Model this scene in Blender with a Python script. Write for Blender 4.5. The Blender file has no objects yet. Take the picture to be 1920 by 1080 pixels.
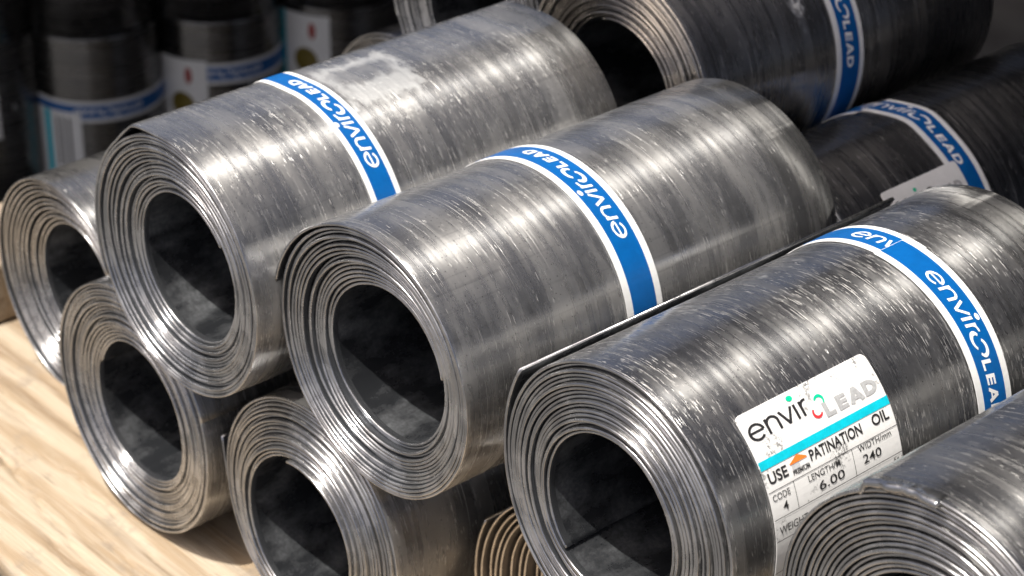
import bpy, math, random
import numpy as np
from mathutils import Matrix, Vector

# ------------------------------------------------------------------ camera, light, exposure
scene = bpy.context.scene
COL = scene.collection

CAM = Vector((0.59953, -0.56487, 0.72115))
YAW, PITCH, ROLL = -0.83217, -0.50603, 0.01058
fw = Vector((math.sin(YAW)*math.cos(PITCH), math.cos(YAW)*math.cos(PITCH), math.sin(PITCH)))
rt = fw.cross(Vector((0, 0, 1))).normalized()
up = rt.cross(fw)
r2 = rt*math.cos(ROLL) + up*math.sin(ROLL)
u2 = -rt*math.sin(ROLL) + up*math.cos(ROLL)
cd = bpy.data.cameras.new('camera')
cam = bpy.data.objects.new('camera', cd)
COL.objects.link(cam)
cam.matrix_world = Matrix(((r2.x, u2.x, -fw.x, CAM.x), (r2.y, u2.y, -fw.y, CAM.y),
                           (r2.z, u2.z, -fw.z, CAM.z), (0, 0, 0, 1)))
cd.sensor_width = 36.0
cd.lens = 4350.6/1920*36
cd.clip_start, cd.clip_end = 0.02, 400
cd.dof.use_dof = True
cd.dof.focus_distance = 0.97
cd.dof.aperture_fstop = 15.0
scene.camera = cam

SUN_DIR = Vector((-0.03, -0.32, 0.947)).normalized()     # towards the sun
elev = math.asin(SUN_DIR.z)
w = bpy.data.worlds.new('World'); scene.world = w; w.use_nodes = True
nt = w.node_tree
sky = nt.nodes.new('ShaderNodeTexSky'); sky.sky_type = 'NISHITA'; sky.sun_disc = False
sky.sun_elevation = elev
sky.sun_rotation = math.atan2(SUN_DIR.x, SUN_DIR.y)
sky.dust_density = 7.0
sky.air_density = 0.45
sky.ozone_density = 0.4
bg = nt.nodes['Background']; bg.inputs['Strength'].default_value = 0.135
nt.links.new(sky.outputs[0], bg.inputs['Color'])

sd = bpy.data.lights.new('sun', 'SUN'); sd.energy = 5.0; sd.angle = math.radians(0.6); sd.color = (1.0, 0.95, 0.87)
sun = bpy.data.objects.new('sun', sd); COL.objects.link(sun)
sun.rotation_euler = SUN_DIR.to_track_quat('Z', 'Y').to_euler()
sun.location = (0, -3, 4)

scene.view_settings.view_transform = 'Standard'
scene.view_settings.look = 'None'
scene.view_settings.gamma = 1.0
scene.view_settings.exposure = 0.25
scene.view_settings.use_curve_mapping = False
scene.render.engine = 'CYCLES'
scene.cycles.max_bounces = 10
scene.cycles.glossy_bounces = 6
scene.cycles.sample_clamp_indirect = 6.0

rng = random.Random(7)

# ------------------------------------------------------------------ helpers
def new_mesh(name, verts, faces, mats, parent=None, smooth=True, mat_idx=None, uvs=None):
    me = bpy.data.meshes.new(name)
    me.from_pydata([tuple(v) for v in verts], [], [tuple(f) for f in faces])
    for m in (mats if isinstance(mats, (list, tuple)) else [mats]):
        me.materials.append(m)
    if smooth:
        me.polygons.foreach_set('use_smooth', [True]*len(me.polygons))
    if mat_idx is not None:
        me.polygons.foreach_set('material_index', mat_idx)
    if uvs is not None:
        li = np.empty(len(me.loops), dtype=np.int32)
        me.loops.foreach_get('vertex_index', li)
        uv = me.uv_layers.new(name='UVMap')
        uv.data.foreach_set('uv', np.asarray(uvs, dtype=np.float32)[li].ravel())
    me.update()
    o = bpy.data.objects.new(name, me)
    COL.objects.link(o)
    if parent is not None:
        o.parent = parent
    return o

def empty(name, loc, label, cat, group=None, rot=(0, 0, 0)):
    o = bpy.data.objects.new(name, None); COL.objects.link(o)
    o.empty_display_size = 0.03
    o.location = loc; o.rotation_euler = rot
    o['label'] = label; o['category'] = cat
    if group: o['group'] = group
    return o

# ------------------------------------------------------------------ materials
def mat(name):
    m = bpy.data.materials.new(name); m.use_nodes = True
    n = m.node_tree.nodes; l = m.node_tree.links
    return m, n, l, n['Principled BSDF']

def N(n, t, **kw):
    x = n.new(t)
    for k, v in kw.items(): setattr(x, k, v)
    return x

def mathn(n, l, op, a, b=None, clamp=False):
    x = n.new('ShaderNodeMath'); x.operation = op; x.use_clamp = clamp
    for i, s in enumerate((a, b)):
        if s is None: continue
        if isinstance(s, (int, float)): x.inputs[i].default_value = s
        else: l.new(s, x.inputs[i])
    return x.outputs[0]

def maprange(n, l, v, a, b, c=0.0, d=1.0, smooth=True):
    x = n.new('ShaderNodeMapRange'); x.clamp = True
    if smooth: x.interpolation_type = 'SMOOTHSTEP'
    l.new(v, x.inputs[0])
    for i, s in zip((1, 2, 3, 4), (a, b, c, d)): x.inputs[i].default_value = s
    return x.outputs[0]

def mixc(n, l, f, a, b):
    x = n.new('ShaderNodeMix'); x.data_type = 'RGBA'
    if isinstance(f, (int, float)): x.inputs[0].default_value = f
    else: l.new(f, x.inputs[0])
    for i, s in ((6, a), (7, b)):
        if isinstance(s, tuple): x.inputs[i].default_value = (*s, 1) if len(s) == 3 else s
        else: l.new(s, x.inputs[i])
    return x.outputs[2]

def mixf(n, l, f, a, b):
    x = n.new('ShaderNodeMix'); x.data_type = 'FLOAT'
    if isinstance(f, (int, float)): x.inputs[0].default_value = f
    else: l.new(f, x.inputs[0])
    for i, s in ((2, a), (3, b)):
        if isinstance(s, (int, float)): x.inputs[i].default_value = s
        else: l.new(s, x.inputs[i])
    return x.outputs[0]

def scaled(n, l, vec, sx, sy, sz=1.0, loc=(0, 0, 0)):
    x = n.new('ShaderNodeMapping'); l.new(vec, x.inputs[0])
    x.inputs['Scale'].default_value = (sx, sy, sz)
    x.inputs['Location'].default_value = loc
    return x.outputs[0]

def noise(n, l, vec, scale=1.0, detail=2.0, rough=0.5, dist=0.0):
    x = n.new('ShaderNodeTexNoise'); l.new(vec, x.inputs['Vector'])
    x.inputs['Scale'].default_value = scale; x.inputs['Detail'].default_value = detail
    x.inputs['Roughness'].default_value = rough; x.inputs['Distortion'].default_value = dist
    return x.outputs['Fac']

def lead_surface(name, scratch=0.5, oxide=0.5, patch=None, blot=0.5, seed=0.0, tone=1.0):
    """rolled lead sheet: u runs round the roll in metres, v along its width"""
    m, n, l, p = mat(name)
    uvn = n.new('ShaderNodeUVMap'); uvn.uv_map = 'UVMap'
    uv = scaled(n, l, uvn.outputs[0], 1, 1, 1, (seed*1.37, seed*0.71, 0))
    # broad cloudy oxide
    cloud = noise(n, l, scaled(n, l, uv, 16, 55), 1.0, 6.0, 0.7, 0.2)
    cl = maprange(n, l, cloud, 0.36, 0.66)
    # rolling streaks round the roll
    streak = noise(n, l, scaled(n, l, uv, 9, 900), 1.0, 3.0, 0.6)
    streak2 = noise(n, l, scaled(n, l, uv, 3, 260), 1.0, 2.0, 0.5)
    cross = noise(n, l, scaled(n, l, uv, 420, 7), 1.0, 3.0, 0.6)
    # short bright scuffs, broken dashes round the roll
    d1 = noise(n, l, scaled(n, l, uv, 150, 1750), 1.0, 1.0, 0.5)
    d2 = noise(n, l, scaled(n, l, uv, 60, 1100), 1.0, 1.0, 0.5)
    zone = maprange(n, l, noise(n, l, scaled(n, l, uv, 20, 30, 1, (3, 8, 0)), 1.0, 2.0), 0.34, 0.62)
    lo1, lo2 = 0.705 - 0.06*scratch, 0.735 - 0.065*scratch
    s1 = maprange(n, l, d1, lo1, lo1 + 0.03)
    s2 = maprange(n, l, d2, lo2, lo2 + 0.04)
    sc = mathn(n, l, 'MULTIPLY', mathn(n, l, 'MAXIMUM', s1, s2), maprange(n, l, zone, 0, 1, 0.3, 1.0), True)
    # long hairline scratches
    hl = noise(n, l, scaled(n, l, uv, 10, 2100, 1, (9, 2, 0)), 1.0, 1.0, 0.5)
    hs = mathn(n, l, 'MULTIPLY', maprange(n, l, hl, 0.68, 0.72), maprange(n, l, zone, 0, 1, 0.15, 0.8))
    sc = mathn(n, l, 'MAXIMUM', sc, hs)
    # crusty white corrosion blotches
    bn = noise(n, l, scaled(n, l, uv, 33, 33, 1, (5.3, 1.7, 0)), 1.0, 1.0)
    bf = noise(n, l, scaled(n, l, uv, 260, 420), 1.0, 4.0, 0.7)
    bl = mathn(n, l, 'MULTIPLY', maprange(n, l, bn, 0.75 - 0.05*blot, 0.80 - 0.05*blot), maprange(n, l, bf, 0.42, 0.6))
    # dark fine specks
    sp = noise(n, l, scaled(n, l, uv, 900, 900), 1.0, 0.0)
    spk = maprange(n, l, sp, 0.76, 0.80)

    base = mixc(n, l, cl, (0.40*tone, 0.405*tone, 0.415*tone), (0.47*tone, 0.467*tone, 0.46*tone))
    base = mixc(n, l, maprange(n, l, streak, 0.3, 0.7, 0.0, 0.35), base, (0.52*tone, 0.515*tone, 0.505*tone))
    base = mixc(n, l, maprange(n, l, cross, 0.56, 0.70, 0.0, 0.38*oxide), base, (0.2, 0.2, 0.21))
    base = mixc(n, l, mathn(n, l, 'MULTIPLY', sc, 0.85), base, (0.80, 0.785, 0.76))
    base = mixc(n, l, mathn(n, l, 'MULTIPLY', bl, 0.8), base, (0.66, 0.68, 0.68))
    base = mixc(n, l, mathn(n, l, 'MULTIPLY', spk, 0.7), base, (0.06, 0.06, 0.065))
    metal = mixf(n, l, cl, 1.0 - 0.10*oxide, 1.0 - 0.24*oxide)
    metal = mixf(n, l, sc, metal, 0.62)
    metal = mixf(n, l, bl, metal, 0.1)
    rough = mixf(n, l, cl, 0.24, 0.30)
    rough = mathn(n, l, 'ADD', rough, maprange(n, l, streak2, 0.3, 0.7, -0.03, 0.045))
    rough = mixf(n, l, sc, rough, 0.38)
    rough = mixf(n, l, bl, rough, 0.8)
    if patch:                        # pale uneven rectangle, fainter inside
        u0, u1, v0, v1 = patch
        sep = n.new('ShaderNodeSeparateXYZ'); l.new(uvn.outputs[0], sep.inputs[0])
        wob = noise(n, l, scaled(n, l, uv, 90, 130), 1.0, 3.0, 0.6)
        wv = mathn(n, l, 'MULTIPLY', mathn(n, l, 'SUBTRACT', wob, 0.5), 0.022)
        uu = mathn(n, l, 'ADD', sep.outputs[0], wv); vv = mathn(n, l, 'ADD', sep.outputs[1], wv)
        def boxmask(a0, a1, b0, b1, s):
            mm = mathn(n, l, 'MULTIPLY', maprange(n, l, uu, a0 - s, a0 + s), maprange(n, l, uu, a1 - s, a1 + s, 1, 0))
            mm = mathn(n, l, 'MULTIPLY', mm, maprange(n, l, vv, b0 - s, b0 + s))
            return mathn(n, l, 'MULTIPLY', mm, maprange(n, l, vv, b1 - s, b1 + s, 1, 0))
        outer = boxmask(u0, u1, v0, v1, 0.0036)
        iu, iv = (u1 - u0)*0.3, (v1 - v0)*0.13
        inner = boxmask(u0 + iu*1.35, u1 - iu*0.6, v0 + iv, v1 - iv, 0.0045)
        pm = mathn(n, l, 'SUBTRACT', outer, mathn(n, l, 'MULTIPLY', inner, 0.85), True)
        pm = mathn(n, l, 'MULTIPLY', pm, maprange(n, l, streak, 0.2, 0.55, 0.6, 1.0))
        pm = mathn(n, l, 'MULTIPLY', pm, 0.45)
        base = mixc(n, l, pm, base, (0.66, 0.69, 0.70))
        metal = mixf(n, l, pm, metal, 0.0)
        rough = mixf(n, l, pm, rough, 0.5)
    p.inputs['Anisotropic'].default_value = 0.92
    p.inputs['Anisotropic Rotation'].default_value = 0.25
    tn = n.new('ShaderNodeTangent'); tn.direction_type = 'UV_MAP'; tn.uv_map = 'UVMap'
    l.new(tn.outputs[0], p.inputs['Tangent'])
    l.new(base, p.inputs['Base Color']); l.new(metal, p.inputs['Metallic']); l.new(rough, p.inputs['Roughness'])
    h = mathn(n, l, 'ADD', mathn(n, l, 'MULTIPLY', streak, 0.5), mathn(n, l, 'MULTIPLY', cloud, 0.06))
    h = mathn(n, l, 'ADD', h, mathn(n, l, 'MULTIPLY', sc, 0.5))
    h = mathn(n, l, 'ADD', h, mathn(n, l, 'MULTIPLY', bl, 1.0))
    b = n.new('ShaderNodeBump'); b.inputs['Strength'].default_value = 0.35; b.inputs['Distance'].default_value = 0.0004
    l.new(h, b.inputs['Height']); l.new(b.outputs[0], p.inputs['Normal'])
    return m

def lead_edge(name, tone=1.0, tint=(1, 1, 1)):
    m, n, l, p = mat(name)
    tc = n.new('ShaderNodeTexCoord')
    uvn = n.new('ShaderNodeUVMap'); uvn.uv_map = 'UVMap'
    a = noise(n, l, scaled(n, l, uvn.outputs[0], 45, 700), 1.0, 3.0, 0.6)
    g = noise(n, l, tc.outputs['Object'], 900, 2.0, 0.6)
    big = noise(n, l, tc.outputs['Object'], 60, 3.0, 0.6)
    c = mixc(n, l, maprange(n, l, big, 0.35, 0.65), (0.34*tone, 0.345*tone, 0.355*tone), (0.53*tone, 0.532*tone, 0.538*tone))
    c = mixc(n, l, maprange(n, l, a, 0.64, 0.74, 0, 0.4), c, (0.75, 0.74, 0.72))
    if tint != (1, 1, 1):
        mx = n.new('ShaderNodeMix'); mx.data_type = 'RGBA'; mx.blend_type = 'MULTIPLY'; mx.inputs[0].default_value = 1.0
        l.new(c, mx.inputs[6]); mx.inputs[7].default_value = (*tint, 1); c = mx.outputs[2]
    l.new(c, p.inputs['Base Color'])
    p.inputs['Metallic'].default_value = 0.95
    r = mixf(n, l, maprange(n, l, big, 0.35, 0.65), 0.18, 0.34)
    l.new(r, p.inputs['Roughness'])
    b = n.new('ShaderNodeBump'); b.inputs['Strength'].default_value = 0.12; b.inputs['Distance'].default_value = 0.0003
    l.new(mathn(n, l, 'ADD', g, mathn(n, l, 'MULTIPLY', a, 0.6)), b.inputs['Height']); l.new(b.outputs[0], p.inputs['Normal'])
    return m

def lead_inner(name):
    m, n, l, p = mat(name)
    uvn = n.new('ShaderNodeUVMap'); uvn.uv_map = 'UVMap'
    a = noise(n, l, scaled(n, l, uvn.outputs[0], 50, 26), 1.0, 5.0, 0.65)
    f = noise(n, l, scaled(n, l, uvn.outputs[0], 520, 520), 1.0, 3.0, 0.7)
    k = mathn(n, l, 'MULTIPLY', maprange(n, l, a, 0.40, 0.72), maprange(n, l, f, 0.35, 0.65, 0.6, 1.0))
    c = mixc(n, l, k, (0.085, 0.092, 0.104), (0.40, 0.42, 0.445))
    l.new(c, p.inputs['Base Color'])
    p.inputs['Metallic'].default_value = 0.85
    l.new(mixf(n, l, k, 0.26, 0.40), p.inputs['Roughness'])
    return m

def plain(name, col, rough=0.55, metal=0.0, var=0.06, scale=300, bump=0.0, dirt=0.0):
    m, n, l, p = mat(name)
    tc = n.new('ShaderNodeTexCoord')
    g = noise(n, l, tc.outputs['Object'], scale, 3.0, 0.6)
    lo = tuple(c*(1 - var) for c in col); hi = tuple(min(1, c*(1 + var)) for c in col)
    c = mixc(n, l, maprange(n, l, g, 0.3, 0.7), lo, hi)
    if dirt:
        d = noise(n, l, tc.outputs['Object'], 70, 5.0, 0.7)
        d2 = noise(n, l, tc.outputs['Object'], 700, 2.0, 0.7)
        k = mathn(n, l, 'MULTIPLY', maprange(n, l, d, 0.55, 0.66, 0, dirt), maprange(n, l, d2, 0.42, 0.58))
        c = mixc(n, l, k, c, (0.12, 0.12, 0.12))
    l.new(c, p.inputs['Base Color'])
    p.inputs['Roughness'].default_value = rough; p.inputs['Metallic'].default_value = metal
    if bump:
        b = n.new('ShaderNodeBump'); b.inputs['Strength'].default_value = bump; b.inputs['Distance'].default_value = 0.0005
        l.new(g, b.inputs['Height']); l.new(b.outputs[0], p.inputs['Normal'])
    return m

def wood(name, tone=1.0):
    m, n, l, p = mat(name)
    tc = n.new('ShaderNodeTexCoord')
    oi = n.new('ShaderNodeObjectInfo')
    off = n.new('ShaderNodeVectorMath'); off.operation = 'SCALE'
    off.inputs[0].default_value = (7.3, 3.1, 5.7); l.new(oi.outputs['Random'], off.inputs['Scale'])
    ad = n.new('ShaderNodeVectorMath'); l.new(tc.outputs['Object'], ad.inputs[0]); l.new(off.outputs[0], ad.inputs[1])
    v = ad.outputs[0]
    warp = noise(n, l, scaled(n, l, v, 5, 14, 14), 1.0, 2.0)
    wv = n.new('ShaderNodeTexWave'); wv.wave_type = 'BANDS'; wv.bands_direction = 'Y'
    l.new(scaled(n, l, v, 0.35, 1, 1), wv.inputs['Vector'])
    wv.inputs['Scale'].default_value = 14.0; wv.inputs['Distortion'].default_value = 5.0
    wv.inputs['Detail'].default_value = 3.0; wv.inputs['Detail Scale'].default_value = 1.2
    fib = noise(n, l, scaled(n, l, v, 22, 620, 620), 1.0, 4.0, 0.65)
    fib2 = noise(n, l, scaled(n, l, v, 4, 70, 70), 1.0, 3.0, 0.6)
    c = mixc(n, l, maprange(n, l, wv.outputs['Fac'], 0.25, 0.9), (0.62*tone, 0.51*tone, 0.375*tone), (0.47*tone, 0.35*tone, 0.225*tone))
    c = mixc(n, l, maprange(n, l, fib2, 0.50, 0.68, 0, 0.7), c, (0.27*tone, 0.185*tone, 0.11*tone))
    c = mixc(n, l, maprange(n, l, fib, 0.42, 0.68, 0, 0.5), c, (0.66*tone, 0.57*tone, 0.45*tone))
    # grey weather marks and dark splits along the grain
    cr = noise(n, l, scaled(n, l, v, 10, 190, 190, (2, 5, 1)), 1.0, 2.0, 0.5)
    crk = maprange(n, l, cr, 0.70, 0.74)
    c = mixc(n, l, mathn(n, l, 'MULTIPLY', crk, 0.75), c, (0.10, 0.07, 0.045))
    st = noise(n, l, scaled(n, l, v, 38, 38, 38), 1.0, 5.0, 0.7)
    c = mixc(n, l, maprange(n, l, st, 0.54, 0.70, 0, 0.6), c, (0.24, 0.20, 0.16))
    l.new(c, p.inputs['Base Color'])
    p.inputs['Roughness'].default_value = 0.62
    h = mathn(n, l, 'SUBTRACT', mathn(n, l, 'ADD', fib, fib2), mathn(n, l, 'MULTIPLY', crk, 1.5))
    b = n.new('ShaderNodeBump'); b.inputs['Strength'].default_value = 0.6; b.inputs['Distance'].default_value = 0.0012
    l.new(h, b.inputs['Height']); l.new(b.outputs[0], p.inputs['Normal'])
    return m

M_EDGE = lead_edge('cut_lead_edge')
M_EDGE_TAN = lead_edge('wood_glow_lead_edge', 1.2, (1.0, 0.91, 0.79))  # beige tint paints in the reflection of sunlit wood
M_INNER = lead_inner('shade_toned_inner_face')  # darkness inside the bore is put into this colour
M_INNER_TAN = plain('wood_glow_inner_face', (0.24, 0.205, 0.165), 0.45, 0.6, var=0.2, scale=60)  # brown paints in warm light thrown back by the boards
M_WHITE = plain('white_paper', (0.80, 0.81, 0.81), 0.45, var=0.03, scale=160, bump=0.2)
M_LABEL = plain('label_paper', (0.82, 0.825, 0.82), 0.42, var=0.02, scale=400, bump=0.03, dirt=0.85)
M_BLUE = plain('blue_print', (0.0, 0.098, 0.34), 0.38, var=0.07, scale=160, bump=0.2)
M_TEXTW = plain('white_print', (0.84, 0.85, 0.86), 0.45, var=0.02)
M_BLACK = plain('black_print', (0.02, 0.02, 0.022), 0.5, var=0.1)
M_GREY = plain('grey_print', (0.40, 0.41, 0.42), 0.5, var=0.12, scale=900)
M_CYAN = plain('cyan_print', (0.0, 0.52, 0.66), 0.45, var=0.08)
M_GREEN = plain('green_print', (0.0, 0.52, 0.30), 0.45)
M_RED = plain('red_print', (0.72, 0.04, 0.05), 0.45)
M_DULLRED = plain('dull_red_print', (0.36, 0.075, 0.07), 0.5, var=0.2)  # darker red for the small sticker marks
M_ORANGE = plain('orange_print', (0.86, 0.22, 0.03), 0.45)
M_GOLD = plain('gold_print', (0.16, 0.12, 0.015), 0.4, var=0.2, scale=200)
M_WOOD = wood('pale_pine', 0.70)
M_WOOD2 = wood('weathered_pine', 0.6)

# ------------------------------------------------------------------ setting: ground, added light blockers
def box(name, c, s, m, parent=None, bev=0.0, jitter=0.0):
    import bmesh
    bm = bmesh.new()
    bmesh.ops.create_cube(bm, size=1.0)
    for v in bm.verts:
        v.co = Vector((v.co.x*s[0] + c[0] + rng.uniform(-jitter, jitter), v.co.y*s[1] + c[1] + rng.uniform(-jitter, jitter), v.co.z*s[2] + c[2]))
    if bev:
        bmesh.ops.bevel(bm, geom=bm.edges[:], offset=bev, segments=2, affect='EDGES', profile=0.5)
    me = bpy.data.meshes.new(name); bm.to_mesh(me); bm.free()
    me.materials.append(m)
    o = bpy.data.objects.new(name, me); COL.objects.link(o)
    if parent: o.parent = parent
    return o

Z_GROUND = -0.57
m_ground = plain('yard_concrete', (0.11, 0.108, 0.105), 0.85, var=0.25, scale=9, bump=0.3)
g = new_mesh('ground', [(-60, -60, Z_GROUND), (60, -60, Z_GROUND), (60, 60, Z_GROUND), (-60, 60, Z_GROUND)], [(0, 1, 2, 3)], m_ground, smooth=False)
g['kind'] = 'structure'
m_blocker = plain('dark_blocker', (0.035, 0.036, 0.040), 0.7, var=0.2, scale=6)  # for dark panels added out of frame to block sky and darken reflections
m_reflector = plain('pale_reflector', (0.50, 0.51, 0.52), 0.6, var=0.1, scale=12)  # pale so the added slab's top brightens reflections in the rolls
wl = box('blocker_wall', (1.7, 2.3, 0.55), (6.6, 0.12, 2.3), m_blocker); wl['kind'] = 'structure'  # unseen wall panels, added to darken the background and reflections
wl2 = box('blocker_wall_low', (-3.3, 2.3, 0.0), (3.4, 0.12, 1.2), m_blocker); wl2['kind'] = 'structure'
wl3 = box('blocker_wall_side', (-3.1, 0.55, 0.0), (0.12, 3.38, 1.2), m_blocker); wl3['kind'] = 'structure'
# unseen slabs added overhead: dark one blocks sky, low pale one shades standing rolls
sr = box('blocker_roof', (1.7, 1.74, 1.64), (6.6, 1.22, 0.08), m_blocker); sr['kind'] = 'structure'
sl = box('blocker_roof_low', (-1.72, 0.65, 0.33), (1.84, 2.2, 0.04), m_reflector); sl['kind'] = 'structure'
# unseen sun blocker added high up; its shade begins just behind the front rolls
ZR = 2.3
Y_EDGE = 0.235 - (ZR - 0.255)*(-SUN_DIR.y/SUN_DIR.z)
rf = box('sun_blocker', (0.5, Y_EDGE + 0.69, ZR + 0.02), (8.0, 1.38, 0.04), m_blocker); rf['kind'] = 'structure'

# ------------------------------------------------------------------ the wooden pallet
pal = empty('wooden_pallet', (0.1, 0.15, Z_GROUND), 'pale wooden pallet with wide boards carrying the lead rolls', 'pallet')
CHIPS = [  # x0, y0, x1, y1, half width, depth: splits and chips torn out along the grain
    (-0.425, -0.030, -0.385, -0.041, 0.0050, 0.0050), (-0.43, -0.036, -0.345, -0.046, 0.0018, 0.0016),
    (-0.395, -0.013, -0.255, -0.029, 0.0016, 0.0013), (-0.36, -0.046, -0.285, -0.056, 0.0024, 0.0016),
    (-0.52, 0.004, -0.40, -0.008, 0.0012, 0.0010), (-0.33, -0.060, -0.27, -0.066, 0.0030, 0.0012), (-0.31, -0.036, -0.22, -0.046, 0.0011, 0.0012),
    (-0.30, -0.072, -0.20, -0.080, 0.0016, 0.0014)]
def chip_depth(x, y):
    d = 0.0
    for (ax, ay, bx_, by_, w_, dp) in CHIPS:
        t = (x - ax)/(bx_ - ax)
        if t < 0 or t > 1: continue
        yc = ay + (by_ - ay)*t + 0.0012*math.sin(x*170) + 0.0007*math.sin(x*410)
        ww = w_*(math.sin(math.pi*t)**0.6)*(0.8 + 0.35*math.sin(x*260 + ax*90))
        q = abs(y - yc)/max(ww, 1e-5)
        if q < 1: d = max(d, dp*(1 - q*q))
    return d
def board(name, x0, x1, y0, y1, z0, z1, m, nx=40, ny=10, warp=0.0012, seed=0):
    """a sawn board: top with slight cupping and worn, uneven long edges"""
    r = np.random.RandomState(seed)
    ph = r.rand(8)*6.28
    vs = []; fs = []
    xs = np.linspace(x0, x1, nx); 
    prof = []
    for j in range(ny):
        prof.append((j/(ny - 1), 1))
    for x in xs:
        e0 = 0.0016*math.sin(x*23 + ph[0]) + 0.0011*math.sin(x*61 + ph[1])
        e1 = 0.0016*math.sin(x*19 + ph[2]) + 0.0011*math.sin(x*57 + ph[3])
        a, b = y0 + e0, y1 + e1
        ring = [(x, a, z0)]
        ring.append((x, a, z1 - 0.0025))
        for j in range(ny):
            t = j/(ny - 1)
            yy = a + 0.0025 + (b - a - 0.005)*t
            zz = z1 - warp*abs(math.sin(x*9 + ph[4] + 3*t))*0.6 - warp*0.4*abs(math.sin(31*t + ph[5] + x*3)) - (chip_depth(x, yy) if nx > 100 else 0)
            ring.append((x, yy, zz))
        ring.append((x, b, z1 - 0.0025)); ring.append((x, b, z0))
        vs += ring
    k = ny + 4
    for i in range(nx - 1):
        for j in range(k):
            j2 = (j + 1) % k
            fs.append((i*k + j, (i + 1)*k + j, (i + 1)*k + j2, i*k + j2))
    fs.append(tuple(range(k))); fs.append(tuple((nx - 1)*k + j for j in reversed(range(k))))
    px, py, pz = pal.location
    vs = [(x - px, y - py, z - pz) for x, y, z in vs]
    return new_mesh(name, vs, fs, m, pal, smooth=True)
ys = [(-0.089, 0.066), (0.074, 0.214), (0.222, 0.372), (0.380, 0.520)]
for i, (a, b) in enumerate(ys):
    if i == 0: board('board', -0.66, 1.0, a, b, -0.022, 0.0, M_WOOD, nx=520, ny=90, seed=3)
    else: board('board', -0.66, 1.0, a, b, -0.022, 0.0, M_WOOD, seed=i + 3)
for i, x in enumerate((-0.58, 0.17, 0.92)):
    bx = box('bearer', (x - 0.1, 0.21 - 0.15, -0.073 - Z_GROUND), (0.09, 0.61, 0.10), M_WOOD2, pal, 0.003)
for i, y in enumerate((-0.05, 0.21, 0.47)):
    box('bottom_board', (0.07, y - 0.15, -0.136 - Z_GROUND), (1.66, 0.10, 0.022), M_WOOD2, pal, 0.002)
for x in (-0.5, 0.9):
    box('plinth', (x - 0.1, 0.06, (-0.149 - Z_GROUND)/2), (0.14, 0.60, -0.149 - Z_GROUND), M_WOOD2, pal, 0.003)
# stop batten lying on the deck beside the last roll
bt = box('timber_batten', (-0.5745, 0.24, 0.0205), (0.075, 0.42, 0.040), M_WOOD2, None, 0.003)
bt['label'] = 'weathered timber batten lying on the pallet boards beside the outermost roll'; bt['category'] = 'batten'

# ------------------------------------------------------------------ the rolls
class Roll:
    pass

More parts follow.
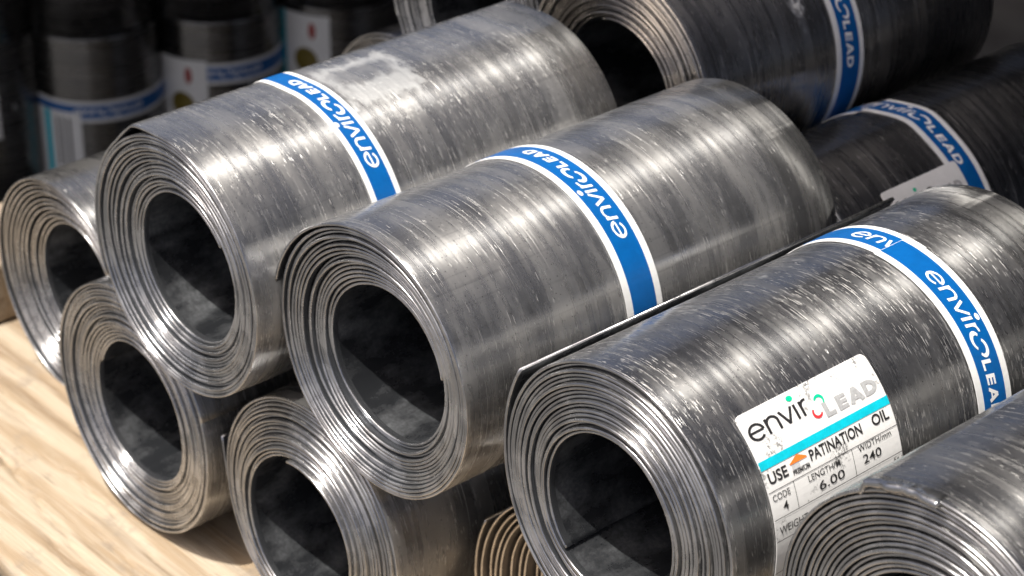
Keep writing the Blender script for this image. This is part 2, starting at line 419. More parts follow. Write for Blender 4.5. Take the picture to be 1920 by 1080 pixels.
def sheet_mesh(R, r_in, L, t=0.00149, pitch=0.00174, s=1, start=0.0, end=180.0, recess=0.0, rpow=1.0, jit=0.0010,
               lift=0.0, lift_deg=35.0, kink=None, loose=0.7, loose_dir=100.0, seg=112, seed=0, lod=0, dent=0.00034):
    """one continuous sheet wound into a coil about +Y, front end at y = 0; returns arrays and a surface function"""
    rs = np.random.RandomState(seed)
    tau = 2*math.pi
    # unwrapped angle runs 0..T in winding direction; phi = start + s*theta
    d = (s*(end - start)) % 360
    turns = max(2, round((R - r_in)/pitch - d/360)) + d/360
    pit = (R - r_in)/turns
    g0 = max(pit - t, 0.00003)
    T = turns*tau
    n = int(turns*seg)
    th = np.linspace(0, T, n + 1)
    a0 = math.radians(start)
    phi = a0 + s*th
    phs = rs.rand(12)*tau; ld = math.radians(loose_dir)
    def gap(th):
        ph = a0 + s*th
        k = th/tau
        m = loose*np.cos(ph - ld) + 0.34*np.sin(2.3*k + phs[0])*np.cos(ph + phs[1]) + 0.16*np.sin(1.1*k*2 + phs[2])*np.cos(2*ph + phs[3])
        m = m + 0.7*np.clip(np.sin(0.83*th + phs[4])*np.sin(0.29*th + phs[5]) - 0.25, 0, 1) - 0.1
        return g0*np.maximum(1 + m, 0.08)
    nt_ = int(math.floor(turns))
    # r at theta = base(phi) + sum of (t+gap) over earlier turns
    r = np.zeros_like(th)
    frac = np.mod(th, tau)
    kk = np.floor(th/tau + 1e-9).astype(int)
    g2 = gap(np.array([tau]))[0]
    base = r_in + (t + g2)*frac/tau - loose*g0*turns*0.5*(np.cos(a0 + s*frac - ld) - math.cos(a0 - ld)*(1 - frac/tau) - math.cos(a0 - ld)*frac/tau)
    r = base.copy()
    for j in range(1, kk.max() + 1):
        sel = kk >= j
        r[sel] += t + gap(frac[sel] + tau*j)
    rlast = r[th > T - tau].mean()
    r *= 1 + (th/T)*((R - t/2 - rlast)/rlast)
    # the free end stands off the coil
    if lift:
        x = np.clip((th - (T - math.radians(lift_deg)))/math.radians(lift_deg), 0, 1)
        r += lift*x**1.6
    if kink:
        ka, kh, kw = kink
        dphi = (np.degrees(phi) - ka + 180) % 360 - 180
        last = (th > T - tau*0.98)
        r += np.where(last, kh*np.clip(1 - np.abs(dphi)/kw, 0, 1)**1.3, 0)
    # gentle out-of-round and hand dents, shared by all layers
    def dents(ph, y):
        return dent*(1.9*np.sin(2*ph + phs[4]) + 0.5*np.sin(3*ph + phs[5] + y*9) + 0.45*np.sin(5*ph + phs[6] - y*17)
                     + 0.4*np.sin(y*31 + phs[7])*np.sin(ph*2 + phs[8]) + 0.05*np.sin(11*ph + y*43 + phs[9]))
    u = th/T
    # front edge: coned plus uneven winding
    jj = np.zeros_like(th)
    for q in range(7):
        f = [0.31, 0.53, 0.87, 1.37, 2.1, 3.3, 7.7][q]
        jj += 0.9*jit*[0.7, 0.7, 0.6, 0.4, 0.25, 0.16, 0.06][q]*np.sin(f*th + rs.rand()*tau)
    yf = recess*(1 - u)**rpow + jit*0.05*np.sin(41*th + 3*np.sin(7.3*th)) + jj*np.minimum(1, (1 - u)*turns*0.6 + 0.25)
    yb = L + recess*0.4*(1 - u) + jj*0.8
    if lod == 0:
        ylist_o = [1.0, 0.86, 0.72, 0.58, 0.44, 0.32, 0.2, 0.11, 0.05, 0.016]
        ylist_i = [0.016, 0.06, 0.2, 0.45, 0.72, 1.0]
    else:
        ylist_o = [1.0, 0.6, 0.25, 0.02]; ylist_i = [0.02, 0.4, 1.0]
    prof = [('o', f) for f in ylist_o] + [('e', 0.5, 0.00075), ('e', 0.40, 0.00024), ('e', 0.17, 0.00003), ('e', -0.17, 0.00003), ('e', -0.40, 0.00024), ('e', -0.5, 0.00075)] + [('i', f) for f in ylist_i]
    K = len(prof)
    V = np.empty((n + 1, K, 3)); UV = np.empty((n + 1, K, 2))
    ds = np.concatenate([[0], np.cumsum(np.diff(th)*0.5*(r[1:] + r[:-1]))])
    su = ds - ds[-1]
    for k, pr in enumerate(prof):
        if pr[0] == 'e':
            rho, y = pr[1]*t, yf + pr[2]
        else:
            rho = 0.5*t if pr[0] == 'o' else -0.5*t
            y = yf + pr[1]*(yb - yf)
        rr = r + rho + dents(phi, y)
        V[:, k, 0] = rr*np.cos(phi); V[:, k, 1] = y; V[:, k, 2] = rr*np.sin(phi)
        UV[:, k, 0] = su + (0.8 if pr[0] == 'i' else 0); UV[:, k, 1] = y
    idx = np.arange((n + 1)*K).reshape(n + 1, K)
    A = idx[:-1]; B = idx[1:]
    A2 = np.roll(A, -1, 1); B2 = np.roll(B, -1, 1)
    F = np.stack([A, A2, B2, B], -1) if s > 0 else np.stack([A, B, B2, A2], -1)
    mi = np.zeros((n, K), int)
    no = len(ylist_o)
    mi[:, no:no + 5] = 1
    mi[:, no - 1] = 0
    mi[:, no + 5:K - 1] = 2
    mi[:, K - 1] = 1
    faces = F.reshape(-1, 4).tolist(); mil = mi.ravel().tolist()
    c0 = idx[0].tolist(); c1 = idx[-1].tolist()
    if s > 0: faces += [c0[::-1], c1]
    else: faces += [c0, c1[::-1]]
    mil += [1, 1]
    # outer surface radius as a function of angle (last turn)
    sel = th >= T - tau
    pl = np.mod(phi[sel], tau); o = np.argsort(pl); pl = pl[o]; rl = (r[sel] + t/2)[o]
    ul = su[sel][o]
    def surf(ph, y):
        ph = np.asarray(ph, float)
        return np.interp(np.mod(ph, tau), pl, rl, period=tau) + dents(ph, y)
    def uarc(ph):
        return float(np.interp(np.mod(ph, tau), pl, ul, period=tau))
    return V.reshape(-1, 3), faces, mil, UV.reshape(-1, 2), surf, uarc

def make_roll(x, y, z, R, label, mats, L=0.24, group='lead sheet rolls', name='lead_roll', upright=None, tilt=(0, 0, 0), edge=None, inner=None, **kw):
    V, F, mi, UV, surf, uarc = sheet_mesh(R, L=L, **kw)
    if upright is None:
        root = empty(name, (x, y + L/2, z - R), label, 'lead roll', group, rot=tilt)
        off = np.array([0, -L/2, R])
    else:
        root = empty(name, (x, y, z), label, 'lead roll', group, rot=(0, 0, upright))
        off = None
    ro = Roll(); ro.root = root; ro.R = R; ro.L = L; ro.surf = surf; ro.uarc = uarc; ro.off = off; ro.up = upright is not None
    V = ro_place(ro, V)
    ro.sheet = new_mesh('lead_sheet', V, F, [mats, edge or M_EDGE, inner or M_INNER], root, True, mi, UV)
    return ro

def ro_place(ro, V):
    V = np.asarray(V, float)
    if ro.up:      # stand the coil on its back end: local +Y -> -Z, front end up
        return np.stack([V[:, 0], V[:, 2], ro.L - V[:, 1]], 1)*np.array([1, 1, 1])
    return V + ro.off

def on_surface(ro, phi, y, lift):
    r = ro.surf(phi, y) + lift
    return np.stack([r*np.cos(phi), np.asarray(y, float) + 0*r, r*np.sin(phi)], -1)

def strip(ro, name, p0, p1, y0, y1, lift, m, parent, edge=0.0003, nphi=None, ny=5, yshift=None, corner=0.0):
    """a sheet of paper following the roll's surface from angle p0 to p1 (degrees) and from y0 to y1"""
    n = nphi or max(4, int(abs(p1 - p0)/2.5))
    ph = np.radians(np.linspace(p0, p1, n + 1)); yy = np.linspace(y0, y1, ny)
    if corner:          # rounded corners: extra rows near the ends
        arc = corner/ro.R
        c = np.radians(p0), np.radians(p1); sg = 1 if p1 > p0 else -1
        ex = np.array([0, .08, .2, .35, .55, .8, 1.0])*arc*sg
        ph = np.concatenate([c[0] + ex, np.linspace(c[0] + ex[-1], c[1] - ex[-1], n)[1:-1], c[1] - ex[::-1]])
    P = []
    for a in ph:
        a_ = a
        ins = 0.0
        if corner:
            dd = min(abs(a - ph[0]), abs(ph[-1] - a))*ro.R
            if dd < corner: ins = corner - math.sqrt(max(corner**2 - (corner - dd)**2, 0))
        ye = y0 + ins + (y1 - y0 - 2*ins)*(yy - y0)/(y1 - y0)
        if yshift is not None: ye = ye + yshift(a)
        P.append(on_surface(ro, np.full(ny, a_), ye, lift))
    P = np.array(P)                                  # (n, ny, 3)
    nn = len(ph)
    verts = P.reshape(-1, 3)
    idx = np.arange(nn*ny).reshape(nn, ny)
    faces = []
    for i in range(nn - 1):
        for j in range(ny - 1):
            faces.append((idx[i, j], idx[i, j + 1], idx[i + 1, j + 1], idx[i + 1, j]) if p1 > p0 else (idx[i, j], idx[i + 1, j], idx[i + 1, j + 1], idx[i, j + 1]))
    rim = list(idx[0, :]) + list(idx[1:, -1]) + list(idx[-1, -2::-1]) + list(idx[-2:0:-1, 0])
    base = len(verts)
    # thin edge of the paper
    cen = verts[rim].copy()
    rad = np.hypot(cen[:, 0], cen[:, 2]); k = (rad - edge)/rad
    cen[:, 0] *= k; cen[:, 2] *= k
    verts = np.concatenate([verts, cen])
    m_ = len(rim)
    for i in range(m_):
        a, b = rim[i], rim[(i + 1) % m_]
        faces.append((a, base + i, base + (i + 1) % m_, b))
    faces = [tuple(int(q) for q in f) for f in faces]
    return new_mesh(name, ro_place(ro, verts), faces, m, parent, smooth=False)

# ---- print: strokes and type, laid out flat in metres and then wrapped on to the roll
def arc(cx, cy, rx, ry, a0, a1, n=22, rot=0.0):
    o = []
    for i in range(n + 1):
        a = math.radians(a0 + (a1 - a0)*i/n)
        px, py = rx*math.cos(a), ry*math.sin(a)
        c, s_ = math.cos(rot), math.sin(rot)
        o.append((cx + px*c - py*s_, cy + px*s_ + py*c))
    return o

def ribbon(pts, w, taper=None):
    pts = np.array(pts, float)
    n = len(pts)
    tg = np.gradient(pts, axis=0); tg /= np.linalg.norm(tg, axis=1)[:, None] + 1e-12
    nr = np.stack([-tg[:, 1], tg[:, 0]], 1)
    ww = np.full(n, w/2.0)
    if taper is not None: ww *= np.array([taper(i/(n - 1)) for i in range(n)])
    a = pts + nr*ww[:, None]; b = pts - nr*ww[:, None]
    v = np.concatenate([a, b]); f = [(i, n + i, n + i + 1, i + 1) for i in range(n - 1)]
    return v.tolist(), f

def poly(pts):
    return [list(p) for p in pts], [tuple(range(len(pts)))]

def seg(a, b, n=4):
    return [(a[0] + (b[0] - a[0])*i/n, a[1] + (b[1] - a[1])*i/n) for i in range(n + 1)]

def merge(parts):
    V = []; F = []
    for v, f in parts:
        o = len(V); V += [tuple(q) for q in v]; F += [tuple(i + o for i in ff) for ff in f]
    return V, F

def shift(part, dx, dy=0, s=1.0, slant=0.0):
    v, f = part
    return [((x + slant*y)*s + dx, y*s + dy) for x, y in v], f

def disc(cx, cy, r, n=20):
    V = [(cx, cy)]; F = []
    for q in (0.35, 0.7, 1.0): V += arc(cx, cy, r*q, r*q, 0, 360*(n - 1)/n, n - 1)
    for i in range(n):
        j = (i + 1) % n
        F.append((0, 1 + i, 1 + j))
        for q in (0, 1): F.append((1 + q*n + i, 1 + (q + 1)*n + i, 1 + (q + 1)*n + j, 1 + q*n + j))
    return V, F

def script_word(w=0.15, with_swoosh=True):
    """lower case e-n-v-i-r and a two-piece o, x-height 1; returns (stem parts, dot, lower hook, upper hook, width)"""
    P = []
    x = 0.0
    P.append(ribbon(seg((0.07, 0.53), (0.90, 0.53)) , w*0.9))
    P.append(ribbon(arc(0.48, 0.5, 0.43, 0.48, 3, 318, 34), w))
    x = 1.16
    P.append(ribbon(seg((x, 0), (x, 0.98)), w))
    P.append(ribbon(seg((x + 0.0, 0.58), (x + 0.03, 0.68), 2) + arc(x + 0.36, 0.60, 0.33, 0.36, 165, 0, 20) + seg((x + 0.69, 0.58), (x + 0.69, 0), 3), w))
    x = 2.06
    P.append(ribbon(seg((x, 0.98), (x + 0.38, 0.02)), w)); P.append(ribbon(seg((x + 0.36, 0.02), (x + 0.76, 0.98)), w))
    x = 3.02
    P.append(ribbon(seg((x, 0), (x, 0.98)), w))
    dot = disc(x, 1.42, 0.19)
    x = 3.38
    P.append(ribbon(seg((x, 0), (x, 0.98)), w))
    P.append(ribbon(arc(x + 0.33, 0.56, 0.33, 0.40, 178, 78, 12), w))
    x = 3.72
    lo = ribbon(arc(x + 0.50, 0.36, 0.42, 0.40, 118, 318, 26, 0.30), w*1.25, lambda t: 0.75 + 0.5*math.sin(math.pi*min(1, t*1.1)))
    hi = ribbon(arc(x + 0.86, 0.60, 0.42, 0.40, -62, 138, 26, 0.30), w*1.25, lambda t: 0.75 + 0.5*math.sin(math.pi*min(1, (1 - t)*1.1)))
    return P, dot, lo, hi, x + 1.30

def caps_LEAD(w=0.24):
    P = []
    x = 0
    P += [ribbon(seg((x, 0), (x, 1.0)), w), ribbon(seg((x - w/2, w/2), (x + 0.52, w/2)), w)]
    x = 0.86
    P += [ribbon(seg((x, 0), (x, 1.0)), w)] + [ribbon(seg((x - w/2, q), (x + 0.52, q)), w*0.9) for q in (w/2, 0.5, 1 - w/2)]
    x = 1.62
    P += [ribbon(seg((x, 0), (x + 0.36, 1.0)), w), ribbon(seg((x + 0.34, 1.0), (x + 0.72, 0)), w), ribbon(seg((x + 0.14, 0.28), (x + 0.58, 0.28)), w*0.8)]
    x = 2.66
    P += [ribbon(seg((x, 0), (x, 1.0)), w), ribbon([(x, w/2), (x + 0.15, w/2)] + arc(x + 0.22, 0.5, 0.40, 0.5 - w/2, -90, 90, 16) + [(x + 0.15, 1 - w/2), (x, 1 - w/2)], w)]
    return P, 3.45

def typeset(body, size, bold=0.0, xscale=1.0):
    c = bpy.data.curves.new('type', 'FONT'); c.body = body; c.size = 1.0; c.offset = bold; c.resolution_u = 4
    o = bpy.data.objects.new('type', c); COL.objects.link(o)
    bpy.context.view_layer.update()
    me = bpy.data.meshes.new_from_object(o.evaluated_get(bpy.context.evaluated_depsgraph_get()))
    v = [(q.co.x*size*xscale, q.co.y*size) for q in me.vertices]; f = [tuple(p.vertices) for p in me.polygons]
    bpy.data.objects.remove(o); bpy.data.curves.remove(c); bpy.data.meshes.remove(me)
    return v, f

def fit_type(body, y0, width, height, bold=0.0):
    """type scaled so that capitals are `height` tall and the line `width` wide"""
    v, f = typeset(body, 1.0, bold)
    a = np.array(v)
    x0, x1 = a[:, 0].min(), a[:, 0].max(); h = 0.70
    return [((x - x0)/(x1 - x0)*width, y/h*height) for x, y in v], f

def wrap(ro, name, part, mapper, lift, m, parent):
    v, f = part
    a = np.array(v, float)
    # make long flat pieces follow the curve: subdivide big triangles once or twice is not needed at this size
    ph, yy = mapper(a[:, 0], a[:, 1])
    P = on_surface(ro, ph, yy, lift)
    # consistent outward winding
    F = []
    for q in f:
        p = P[list(q)]
        nrm = np.cross(p[1] - p[0], p[2] - p[0]); c = p.mean(0)
        F.append(tuple(q) if nrm[0]*c[0] + nrm[2]*c[2] >= 0 else tuple(reversed(q)))
    return new_mesh(name, ro_place(ro, P), F, m, parent, smooth=False)

XH = 0.0063      # x-height of the band lettering
def band_words(ro, band, yc, phi_e, dirn, lift, stop=None):
    """white lettering on the blue strip; phi_e is the angle (deg) where the first letter begins"""
    P, dot, lo, hi, wd = script_word(0.165)
    L_, lw = caps_LEAD(0.23)
    parts = P + [dot, lo, hi]
    if stop is None:
        parts = parts + [shift(q, wd + 0.28, 0.05, 0.86) for q in L_]
    else:
        parts = [q for q in parts if min(a for a, b in q[0]) < stop - 0.3]
    part = merge(parts)
    part = ([(x*1.36 + 0.18*y, y) for x, y in part[0]], part[1])
    sc = XH
    if stop is not None:
        part = ([(min(x, stop*1.36 + 0.1*math.sin(9*y)), y) for x, y in part[0]], part[1])
    def mp(x, h):
        return math.radians(phi_e) + dirn*x*sc/ro.R, yc - dirn*(h*sc - 0.0036)
    return wrap(ro, 'lettering', part, mp, lift, M_TEXTW, band)

def band(ro, yc, width=0.0222, blue=0.0146, p0=-70, p1=150, phi_e=45, dirn=1, words=True, lift=0.0006):
    b = strip(ro, 'paper_band', p0, p1, yc - width/2, yc + width/2, lift, M_WHITE, ro.root)
    s = strip(ro, 'blue_stripe', p0 + 0.4, p1 - 0.4, yc - blue/2, yc + blue/2, lift + 0.00015, M_BLUE, b, edge=0.0001)
    if words: band_words(ro, b, yc, phi_e, dirn, lift + 0.0003)
    return b

T_A = lead_surface('rolled_lead_scuffed', 0.5, 0.9, seed=1.0, blot=-1.0)
T_B = lead_surface('rolled_lead_grey', 0.0, 0.9, seed=2.3, blot=-1.0, tone=0.95)
T_C = lead_surface('rolled_lead_bright', 0.85, 0.35, seed=4.1, blot=0.5, tone=0.88)
T_D = lead_surface('rolled_lead_smeared', 0.3, 0.5, seed=6.7, blot=0.9, tone=0.72)
T_P = lead_surface('rolled_lead_plain', 0.2, 0.6, seed=8.2, blot=0.3, tone=0.9)

GRP = 'lead sheet rolls in the front pile'
# upper tier of the front pile
A = make_roll(-0.2329, -0.0269, 0.1877, 0.0671, 'grey lead roll with kinked outer lap and pale rectangular mark behind its blue band', T_A, group=GRP,
              r_in=0.0375, s=1, start=35, end=205, recess=0.0075, rpow=1.0, kink=(114, 0.0034, 17), lift=0.0015, loose_dir=115, loose=0.75, seed=11)
B = make_roll(-0.0997, -0.0141, 0.1880, 0.0659, 'grey lead roll with blue band, between the pale-marked roll and the stickered scratched one', T_B, group=GRP,
              r_in=0.0385, s=1, start=10, end=168, recess=0.0100, rpow=1.0, lift=0.0032, lift_deg=60, loose_dir=110, loose=0.8, seed=23)
C = make_roll(0.0513, -0.0087, 0.1841, 0.0668, 'scratched lead roll with large white paper sticker and its loose sheet end lifting', T_C, group=GRP,
              r_in=0.0375, s=-1, start=-131, end=143, recess=-0.0030, rpow=1.2, lift=0.0042, lift_deg=42, loose_dir=60, loose=0.55, seed=37)
D = make_roll(0.2022, 0.0003, 0.1930, 0.0687, 'bandless dull lead roll with burred outer edge, covering the foot of the white sticker', T_D, group=GRP,
              r_in=0.0360, s=1, start=200, end=118, recess=0.0035, rpow=0.8, pitch=0.00195, t=0.0016, lift=0.0012, lift_deg=20, loose_dir=90, loose=0.6, jit=0.0007, seed=41)
# lower tier, standing on the boards
Eo = make_roll(-0.3011, -0.0145, 0.0698, 0.0695, 'lead roll on the boards whose whole coned end shows beside the bare wood', T_P, group=GRP,
              r_in=0.0378, s=-1, start=160, end=20, recess=0.0045, rpow=1.0, loose_dir=110, loose=0.6, jit=0.0009, seed=53)
Fo = make_roll(-0.1568, -0.0083, 0.0688, 0.0682, 'lead roll on the boards with its coil bulging forward and its outer end hooked off', T_P, group=GRP,
              r_in=0.0385, s=-1, start=100, end=166, recess=-0.0070, rpow=1.0, lift=0.0055, lift_deg=24, loose_dir=90, loose=0.7, seed=61)
G = make_roll(-0.4406, 0.0313, 0.0683, 0.0680, 'lead roll set back on the boards next to the timber batten, end deeply coned', T_P, group=GRP,
              r_in=0.0395, s=1, start=60, end=320, recess=0.0090, rpow=1.2, pitch=0.0024, loose_dir=200, loose=0.5, jit=0.0007, seed=71)
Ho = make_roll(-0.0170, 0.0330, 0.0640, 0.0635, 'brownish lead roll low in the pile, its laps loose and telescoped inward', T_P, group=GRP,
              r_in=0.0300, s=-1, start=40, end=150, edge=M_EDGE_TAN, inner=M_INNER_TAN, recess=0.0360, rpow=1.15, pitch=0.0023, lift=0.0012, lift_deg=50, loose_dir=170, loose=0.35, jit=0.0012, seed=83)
Io = make_roll(0.1230, 0.0150, 0.0688, 0.0680, 'lead roll low in the pile, wedged beneath the bandless dull roll', T_P, group=GRP,
              r_in=0.0380, s=1, start=0, end=80, recess=0.004, seed=97, lod=1, seg=72)

# ragged burr of torn lead on the outer lap of the dull roll
rb = np.random.RandomState(5)
ph = np.radians(np.linspace(90, 121, 46)); bv = []; bf = []
pr = 0.0011*np.interp(np.arange(46), np.arange(0, 46, 3), rb.rand(16)) + 0.0009*rb.rand(46)**2
yo = -0.0004 - 0.0016*np.interp(np.arange(46), np.arange(0, 46, 4), rb.rand(12))
pr *= 0.7*np.sin(np.linspace(0, math.pi, 46))**0.5
for i, a in enumerate(ph):
    r0 = float(D.surf(a, 0.002))
    for rr, yy in ((r0 - 0.0022 - pr[i], yo[i]), (r0 - 0.0010, yo[i] - 0.0005), (r0 + 0.0003 + 0.5*pr[i], yo[i]*0.6), (r0 + 0.0004, 0.0045), (r0 - 0.0012, 0.0030)):
        bv.append((rr*math.cos(a), yy, rr*math.sin(a)))
for i in range(45):
    for j in range(5):
        j2 = (j + 1) % 5; bf.append((i*5 + j, i*5 + j2, (i + 1)*5 + j2, (i + 1)*5 + j))
bf += [(4, 3, 2, 1, 0), tuple(45*5 + j for j in range(5))]
new_mesh('burr', ro_place(D, bv), bf, M_EDGE, D.root, uvs=[(v[0]*3, v[2]) for v in bv])

# bands round the front rolls
band(A, 0.0848, width=0.0178, blue=0.0118, p0=-30, p1=128, phi_e=42, dirn=1)
band(B, 0.1085, p0=-40, p1=132, phi_e=43.5, dirn=1)
# the sticker roll's band is lapped: the outer end covers the first letters of the buried end
bc = strip(C, 'paper_band', 80, 137, 0.1640 - 0.0111, 0.1640 + 0.0111, 0.0006, M_WHITE, C.root)
sb = strip(C, 'blue_stripe', 80, 128, 0.1640 - 0.0073, 0.1640 + 0.0073, 0.00075, M_BLUE, bc, edge=0.0001)
band_words(C, bc, 0.1640, 107, -1, 0.0009, stop=2.75)
b2 = strip(C, 'paper_band', -70, 88.5, 0.1627 - 0.0111, 0.1627 + 0.0111, 0.0010, M_WHITE, C.root)
strip(C, 'blue_stripe', -69, 88.2, 0.1627 - 0.0073, 0.1627 + 0.0073, 0.00115, M_BLUE, b2, edge=0.0001)
band_words(C, b2, 0.1627, 70.5, -1, 0.0013)

# pale rectangle on roll A is mixed into the sheet's own material
uA0, uA1 = A.uarc(math.radians(71)), A.uarc(math.radians(104))
T_A2 = lead_surface('rolled_lead_with_pale_patch', 0.5, 0.9, seed=1.0, blot=-1.0, patch=(min(uA0, uA1), max(uA0, uA1), 0.0965, 0.1420))
A.sheet.data.materials[0] = T_A2

# ------------------------------------------------------------------ the big sticker on roll C
def deg_map(ro):
    # label space: x = metres along the roll, y = degrees round it
    return lambda x, d: (np.radians(d), x)
LBL = strip(C, 'paper_label', -16, 54.3, 0.0243, 0.1015, 0.0006, M_LABEL, C.root, ny=5, corner=0.003)
LF = 0.00085
dm = deg_map(C)
dpm = 180/math.pi/C.R       # degrees per metre round the roll
def lab(name, part, x, d, m, lift=LF, sy=1.0):
    v, f = part
    v = [(x + a, d + b*dpm*sy) for a, b in v]
    return wrap(C, name, (v, f), dm, lift, m, LBL)
def rect(x0, x1, d0, d1, n=6):
    xs = np.linspace(x0, x1, 3); ds = np.linspace(d0, d1, n)
    V = [(a, b) for b in ds for a in xs]; F = []
    for j in range(n - 1):
        for i in range(2): F.append((j*3 + i, j*3 + i + 1, (j + 1)*3 + i + 1, (j + 1)*3 + i))
    return V, F
def labrect(name, x0, x1, d0, d1, m, lift=LF):
    return wrap(C, name, rect(x0, x1, d0, d1), dm, lift, m, LBL)
# heading word
P, dot, lo, hi, wd = script_word(0.155)
sx = 0.0074
def word(parts, name, m):
    v, f = merge(parts)
    lab(name, ([(a*sx*1.22, b*0.0064) for a, b in v], f), 0.0268, 43.9, m)
word(P, 'lettering', M_BLACK)
word([dot], 'print_dot', M_GREEN); 
def hook(part, name, m, dx, dd):
    v, f = part
    lab(name, ([((a - 3.72)*0.0056 + dx, b*0.0052) for a, b in v], f), 0.0268, 43.9 + dd, m)
hook(lo, 'print_hook', M_RED, 0.0342, -2.2); hook(hi, 'print_hook', M_GREEN, 0.0356, -0.2)
Lp, lw = caps_LEAD(0.27)
lv, lf = merge(Lp)
lab('lettering', ([(a*0.0306/3.45, b*0.0062) for a, b in lv], lf), 0.0685, 39.9, M_GREY)
labrect('cyan_stripe', 0.02445, 0.10135, 34.2, 37.3, M_CYAN)
lab('lettering', fit_type('USE', 0, 0.0108, 0.0044, 0.022), 0.0266, 28.9, M_BLACK)
lab('lettering', fit_type('PATINATION', 0, 0.0310, 0.0043, 0.022), 0.0508, 29.5, M_BLACK)
lab('lettering', fit_type('OIL', 0, 0.0100, 0.0043, 0.022), 0.0885, 29.8, M_BLACK)
# maker's house emblem: orange gable over grey blocks with a word beneath
wrap(C, 'emblem_gable', poly([(0.0394, 31.6), (0.0492, 31.6), (0.0492, 32.1), (0.0445, 34.1), (0.0394, 32.0)]), dm, LF, M_ORANGE, LBL)
M_PALE = plain('pale_grey_print', (0.55, 0.56, 0.57), 0.5)
labrect('emblem_block', 0.0400, 0.0446, 29.6, 31.3, M_PALE); labrect('emblem_block', 0.0450, 0.0490, 29.6, 31.3, M_WHITE)
lab('lettering', fit_type('PREMIUM', 0, 0.0096, 0.0017, 0.03), 0.0398, 27.9, M_BLACK)
# ruled table
def rule(x0, x1, d, w=0.00028): labrect('ruled_line', x0, x1, d - w*dpm/2, d + w*dpm/2, M_BLACK)
for d in (26.4, 16.6, 8.6, -4.0): rule(0.0244, 0.1013, d)
def vrule(x, d0, d1, w=0.00026): labrect('ruled_line', x - w/2, x + w/2, d0, d1, M_BLACK)
vrule(0.0385, 16.7, 26.3); vrule(0.0731, 16.7, 26.3)
lab('lettering', fit_type('CODE', 0, 0.0098, 0.0027, 0.002), 0.0259, 22.9, M_BLACK)
lab('lettering', fit_type('LENGTH/M', 0, 0.0188, 0.0027, 0.002), 0.0466, 23.2, M_BLACK)
lab('lettering', fit_type('WIDTH/mm', 0, 0.0200, 0.0027, 0.002), 0.0768, 23.9, M_BLACK)
lab('lettering', fit_type('WEIGHT', 0, 0.0165, 0.0033, 0.002), 0.0265, 10.8, M_BLACK)
lab('lettering', fit_type('4', 0, 0.0030, 0.0037, 0.004), 0.0303, 18.4, M_BLACK)
lab('lettering', fit_type('6.00', 0, 0.0150, 0.0037, 0.004), 0.0516, 18.5, M_BLACK)
lab('lettering', fit_type('240', 0, 0.0110, 0.0037, 0.004), 0.0783, 19.2, M_BLACK)
lab('lettering', fit_type('Kg', 0, 0.0030, 0.0019, 0.0), 0.0960, 14.2, M_BLACK)

# ------------------------------------------------------------------ the pile behind, in shade
GB = 'lead sheet rolls in the shaded pile behind'
kwb = dict(lod=1, seg=84)
T_S = lead_surface('rolled_lead_shaded', -0.1, 0.1, seed=9.5, blot=0.6, tone=0.38)  # shade put into the colour: darkened rolled lead for background rolls
T_S9 = lead_surface('rolled_lead_half_shaded', 0.1, 0.3, seed=10.5, blot=0.6, tone=0.75)  # milder shade put into the colour of the beige-ended roll
R9 = make_roll(-0.2136, 0.2500, 0.2095, 0.0670, 'lead roll in the shade with a pale beige end, behind the pale-marked roll', T_S9, edge=M_EDGE_TAN, group=GB,
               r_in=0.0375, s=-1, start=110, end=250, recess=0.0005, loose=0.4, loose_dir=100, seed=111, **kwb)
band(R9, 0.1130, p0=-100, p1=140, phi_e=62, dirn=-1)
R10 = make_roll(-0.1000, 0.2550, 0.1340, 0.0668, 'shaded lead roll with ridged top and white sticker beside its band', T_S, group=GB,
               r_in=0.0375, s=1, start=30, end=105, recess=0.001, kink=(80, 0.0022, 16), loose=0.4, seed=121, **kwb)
b10 = band(R10, 0.0975, p0=-30, p1=150, phi_e=112, dirn=-1)
L10 = strip(R10, 'paper_label', 0, 54, 0.0330, 0.0935, 0.0012, M_WHITE, R10.root, corner=0.002)
v, f = merge(P + [hi]); v = [(0.0375 + a*0.0062, 43.0 + b*0.0052*57.3/0.0668) for a, b in v]
wrap(R10, 'lettering', (v, f), dm, 0.0015, M_BLACK, L10)
v, f = merge([dot, lo]); v = [(0.0375 + a*0.0062, 43.0 + b*0.0052*57.3/0.0668) for a, b in v]
wrap(R10, 'print_dot', (v, f), dm, 0.0015, M_GREEN, L10)
v = [(0.0690 + a*0.006, 41.0 + b*0.0055*57.3/0.0668) for a, b in lv]
wrap(R10, 'lettering', (v, lf), dm, 0.0015, M_GREY, L10)
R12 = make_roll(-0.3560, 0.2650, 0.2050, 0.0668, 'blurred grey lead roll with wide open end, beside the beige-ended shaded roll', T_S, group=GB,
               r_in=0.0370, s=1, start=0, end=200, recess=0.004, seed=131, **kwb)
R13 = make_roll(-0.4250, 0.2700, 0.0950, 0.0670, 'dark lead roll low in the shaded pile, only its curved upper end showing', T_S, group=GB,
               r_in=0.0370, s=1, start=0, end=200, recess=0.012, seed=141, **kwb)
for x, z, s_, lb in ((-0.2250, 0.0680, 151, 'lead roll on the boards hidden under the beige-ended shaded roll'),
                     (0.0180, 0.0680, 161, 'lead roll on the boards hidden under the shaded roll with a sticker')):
    make_roll(x, 0.2600, z, 0.0665, lb, T_S, group=GB, r_in=0.0370, s=1, start=0, end=200, recess=0.004, seed=s_, **kwb)

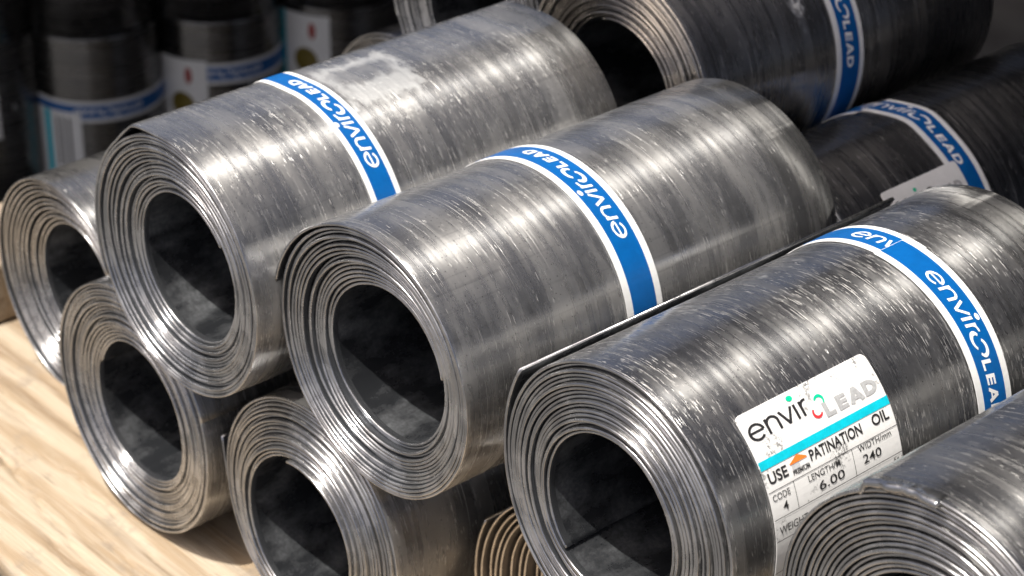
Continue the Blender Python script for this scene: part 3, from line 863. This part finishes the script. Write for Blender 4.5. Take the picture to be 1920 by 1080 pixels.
# ------------------------------------------------------------------ rolls standing on end further back
GU = 'lead rolls standing on end in the dark background'
def ray_at(px, py, D):
    r = fw + r2*(px - 960)/4350.6 - u2*(py - 540)/4350.6
    r.normalize()
    return CAM + r*D
LU = 0.20
def standing(px, zb, D, label, seed, band_y=None, label_phi=None, stamp=False, label_y=(0.10, 0.17), R=0.066, zref=-0.27):
    # px fixes the bearing seen from the picture; the roll stands on the one below or on the floor
    c = ray_at(px, 210, D)
    to_cam = math.atan2(CAM.y - c.y, CAM.x - c.x)
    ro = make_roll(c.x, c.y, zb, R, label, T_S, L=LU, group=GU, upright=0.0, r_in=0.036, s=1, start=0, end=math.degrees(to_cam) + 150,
                   recess=0.001, seed=seed, lod=1, seg=64, pitch=0.0026, t=0.0022, loose=0.2)
    a = math.degrees(to_cam)
    if band_y is not None:
        band(ro, band_y, p0=a - 120, p1=a + 120, phi_e=a + 40, dirn=-1)
    if label_phi is not None:
        p0, p1 = a + label_phi[0], a + label_phi[1]
        Lb = strip(ro, 'paper_label', p0, p1, label_y[0], label_y[1], 0.0013, M_WHITE, ro.root)
        h = label_y[1] - label_y[0]
        wrap(ro, 'cyan_stripe', rect(label_y[0] + 0.001, label_y[1] - 0.001, p0 + (3 if stamp else 27), p0 + (8 if stamp else 34)), dm, 0.0016, M_CYAN, Lb)
        if stamp:
            cx = label_y[0]; mid = p0 + (p1 - p0)*0.62
            v, f = disc(0, 0, 1.0)
            wrap(ro, 'red_mark', ([(cx + 0.017 + 0.009*a_, mid + 4 + 3.6*b_) for a_, b_ in v], f), dm, 0.0016, M_DULLRED, Lb)
            wrap(ro, 'gold_seal', ([(cx + 0.050 + 0.014*a_, mid - 3 + 12*b_) for a_, b_ in v], f), dm, 0.0016, M_GOLD, Lb)
        else:
            for q in range(5):
                wrap(ro, 'print_row', rect(label_y[0] + 0.006, label_y[1] - 0.010 - 0.006*(q % 3), p0 + (40 + (q - 2)*6 if q > 1 else 8 + q*7), p0 + (42.4 + (q - 2)*6 if q > 1 else 10.5 + q*7)), dm, 0.0016, M_BLACK, Lb)
    return ro
D0 = 2.42
zf = Z_GROUND
cols = [(-28, 'outermost column'), (185, 'column'), (412, 'column'), (628, 'column')]
standing(-34, zf, D0, 'standing lead roll, lower one of the column beyond the timber batten', 201)
standing(-34, zf + LU, D0, 'standing lead roll, middle one of the column beyond the timber batten', 202, label_phi=(-45, 15), label_y=(0.03, 0.10))
standing(-34, zf + 2*LU, D0, 'standing lead roll with a blue band, topmost of the column beyond the timber batten', 203, band_y=0.115)
standing(186, zf, D0, 'standing lead roll at the foot of the column whose sticker shows printed rows', 204)
standing(186, zf + LU, D0, 'standing lead roll with blue band over a sticker of printed rows', 205, band_y=0.077, label_phi=(-80, -16), label_y=(0.078, 0.160))
standing(186, zf + 2*LU, D0, 'bandless standing lead roll on top of the one with printed rows', 206)
standing(414, zf, D0 + 0.03, 'standing lead roll at the foot of the column with red-marked sticker beside the band', 207)
standing(414, zf + LU, D0 + 0.03, 'standing lead roll with blue band and a sticker bearing red mark and gold seal', 208, band_y=0.054, label_phi=(-66, -10), stamp=True, label_y=(0.040, 0.122))
standing(414, zf + 2*LU, D0 + 0.03, 'bandless standing lead roll on top of the banded red-marked one', 209)
standing(640, zf, D0 + 0.06, 'standing lead roll at the foot of the column without any bands', 210)
standing(640, zf + LU, D0 + 0.06, 'bandless standing lead roll with a sticker bearing red mark and gold seal', 211, label_phi=(-62, -8), stamp=True, label_y=(0.007, 0.089))
standing(640, zf + 2*LU, D0 + 0.06, 'plain standing lead roll topmost of the column without any bands', 212)
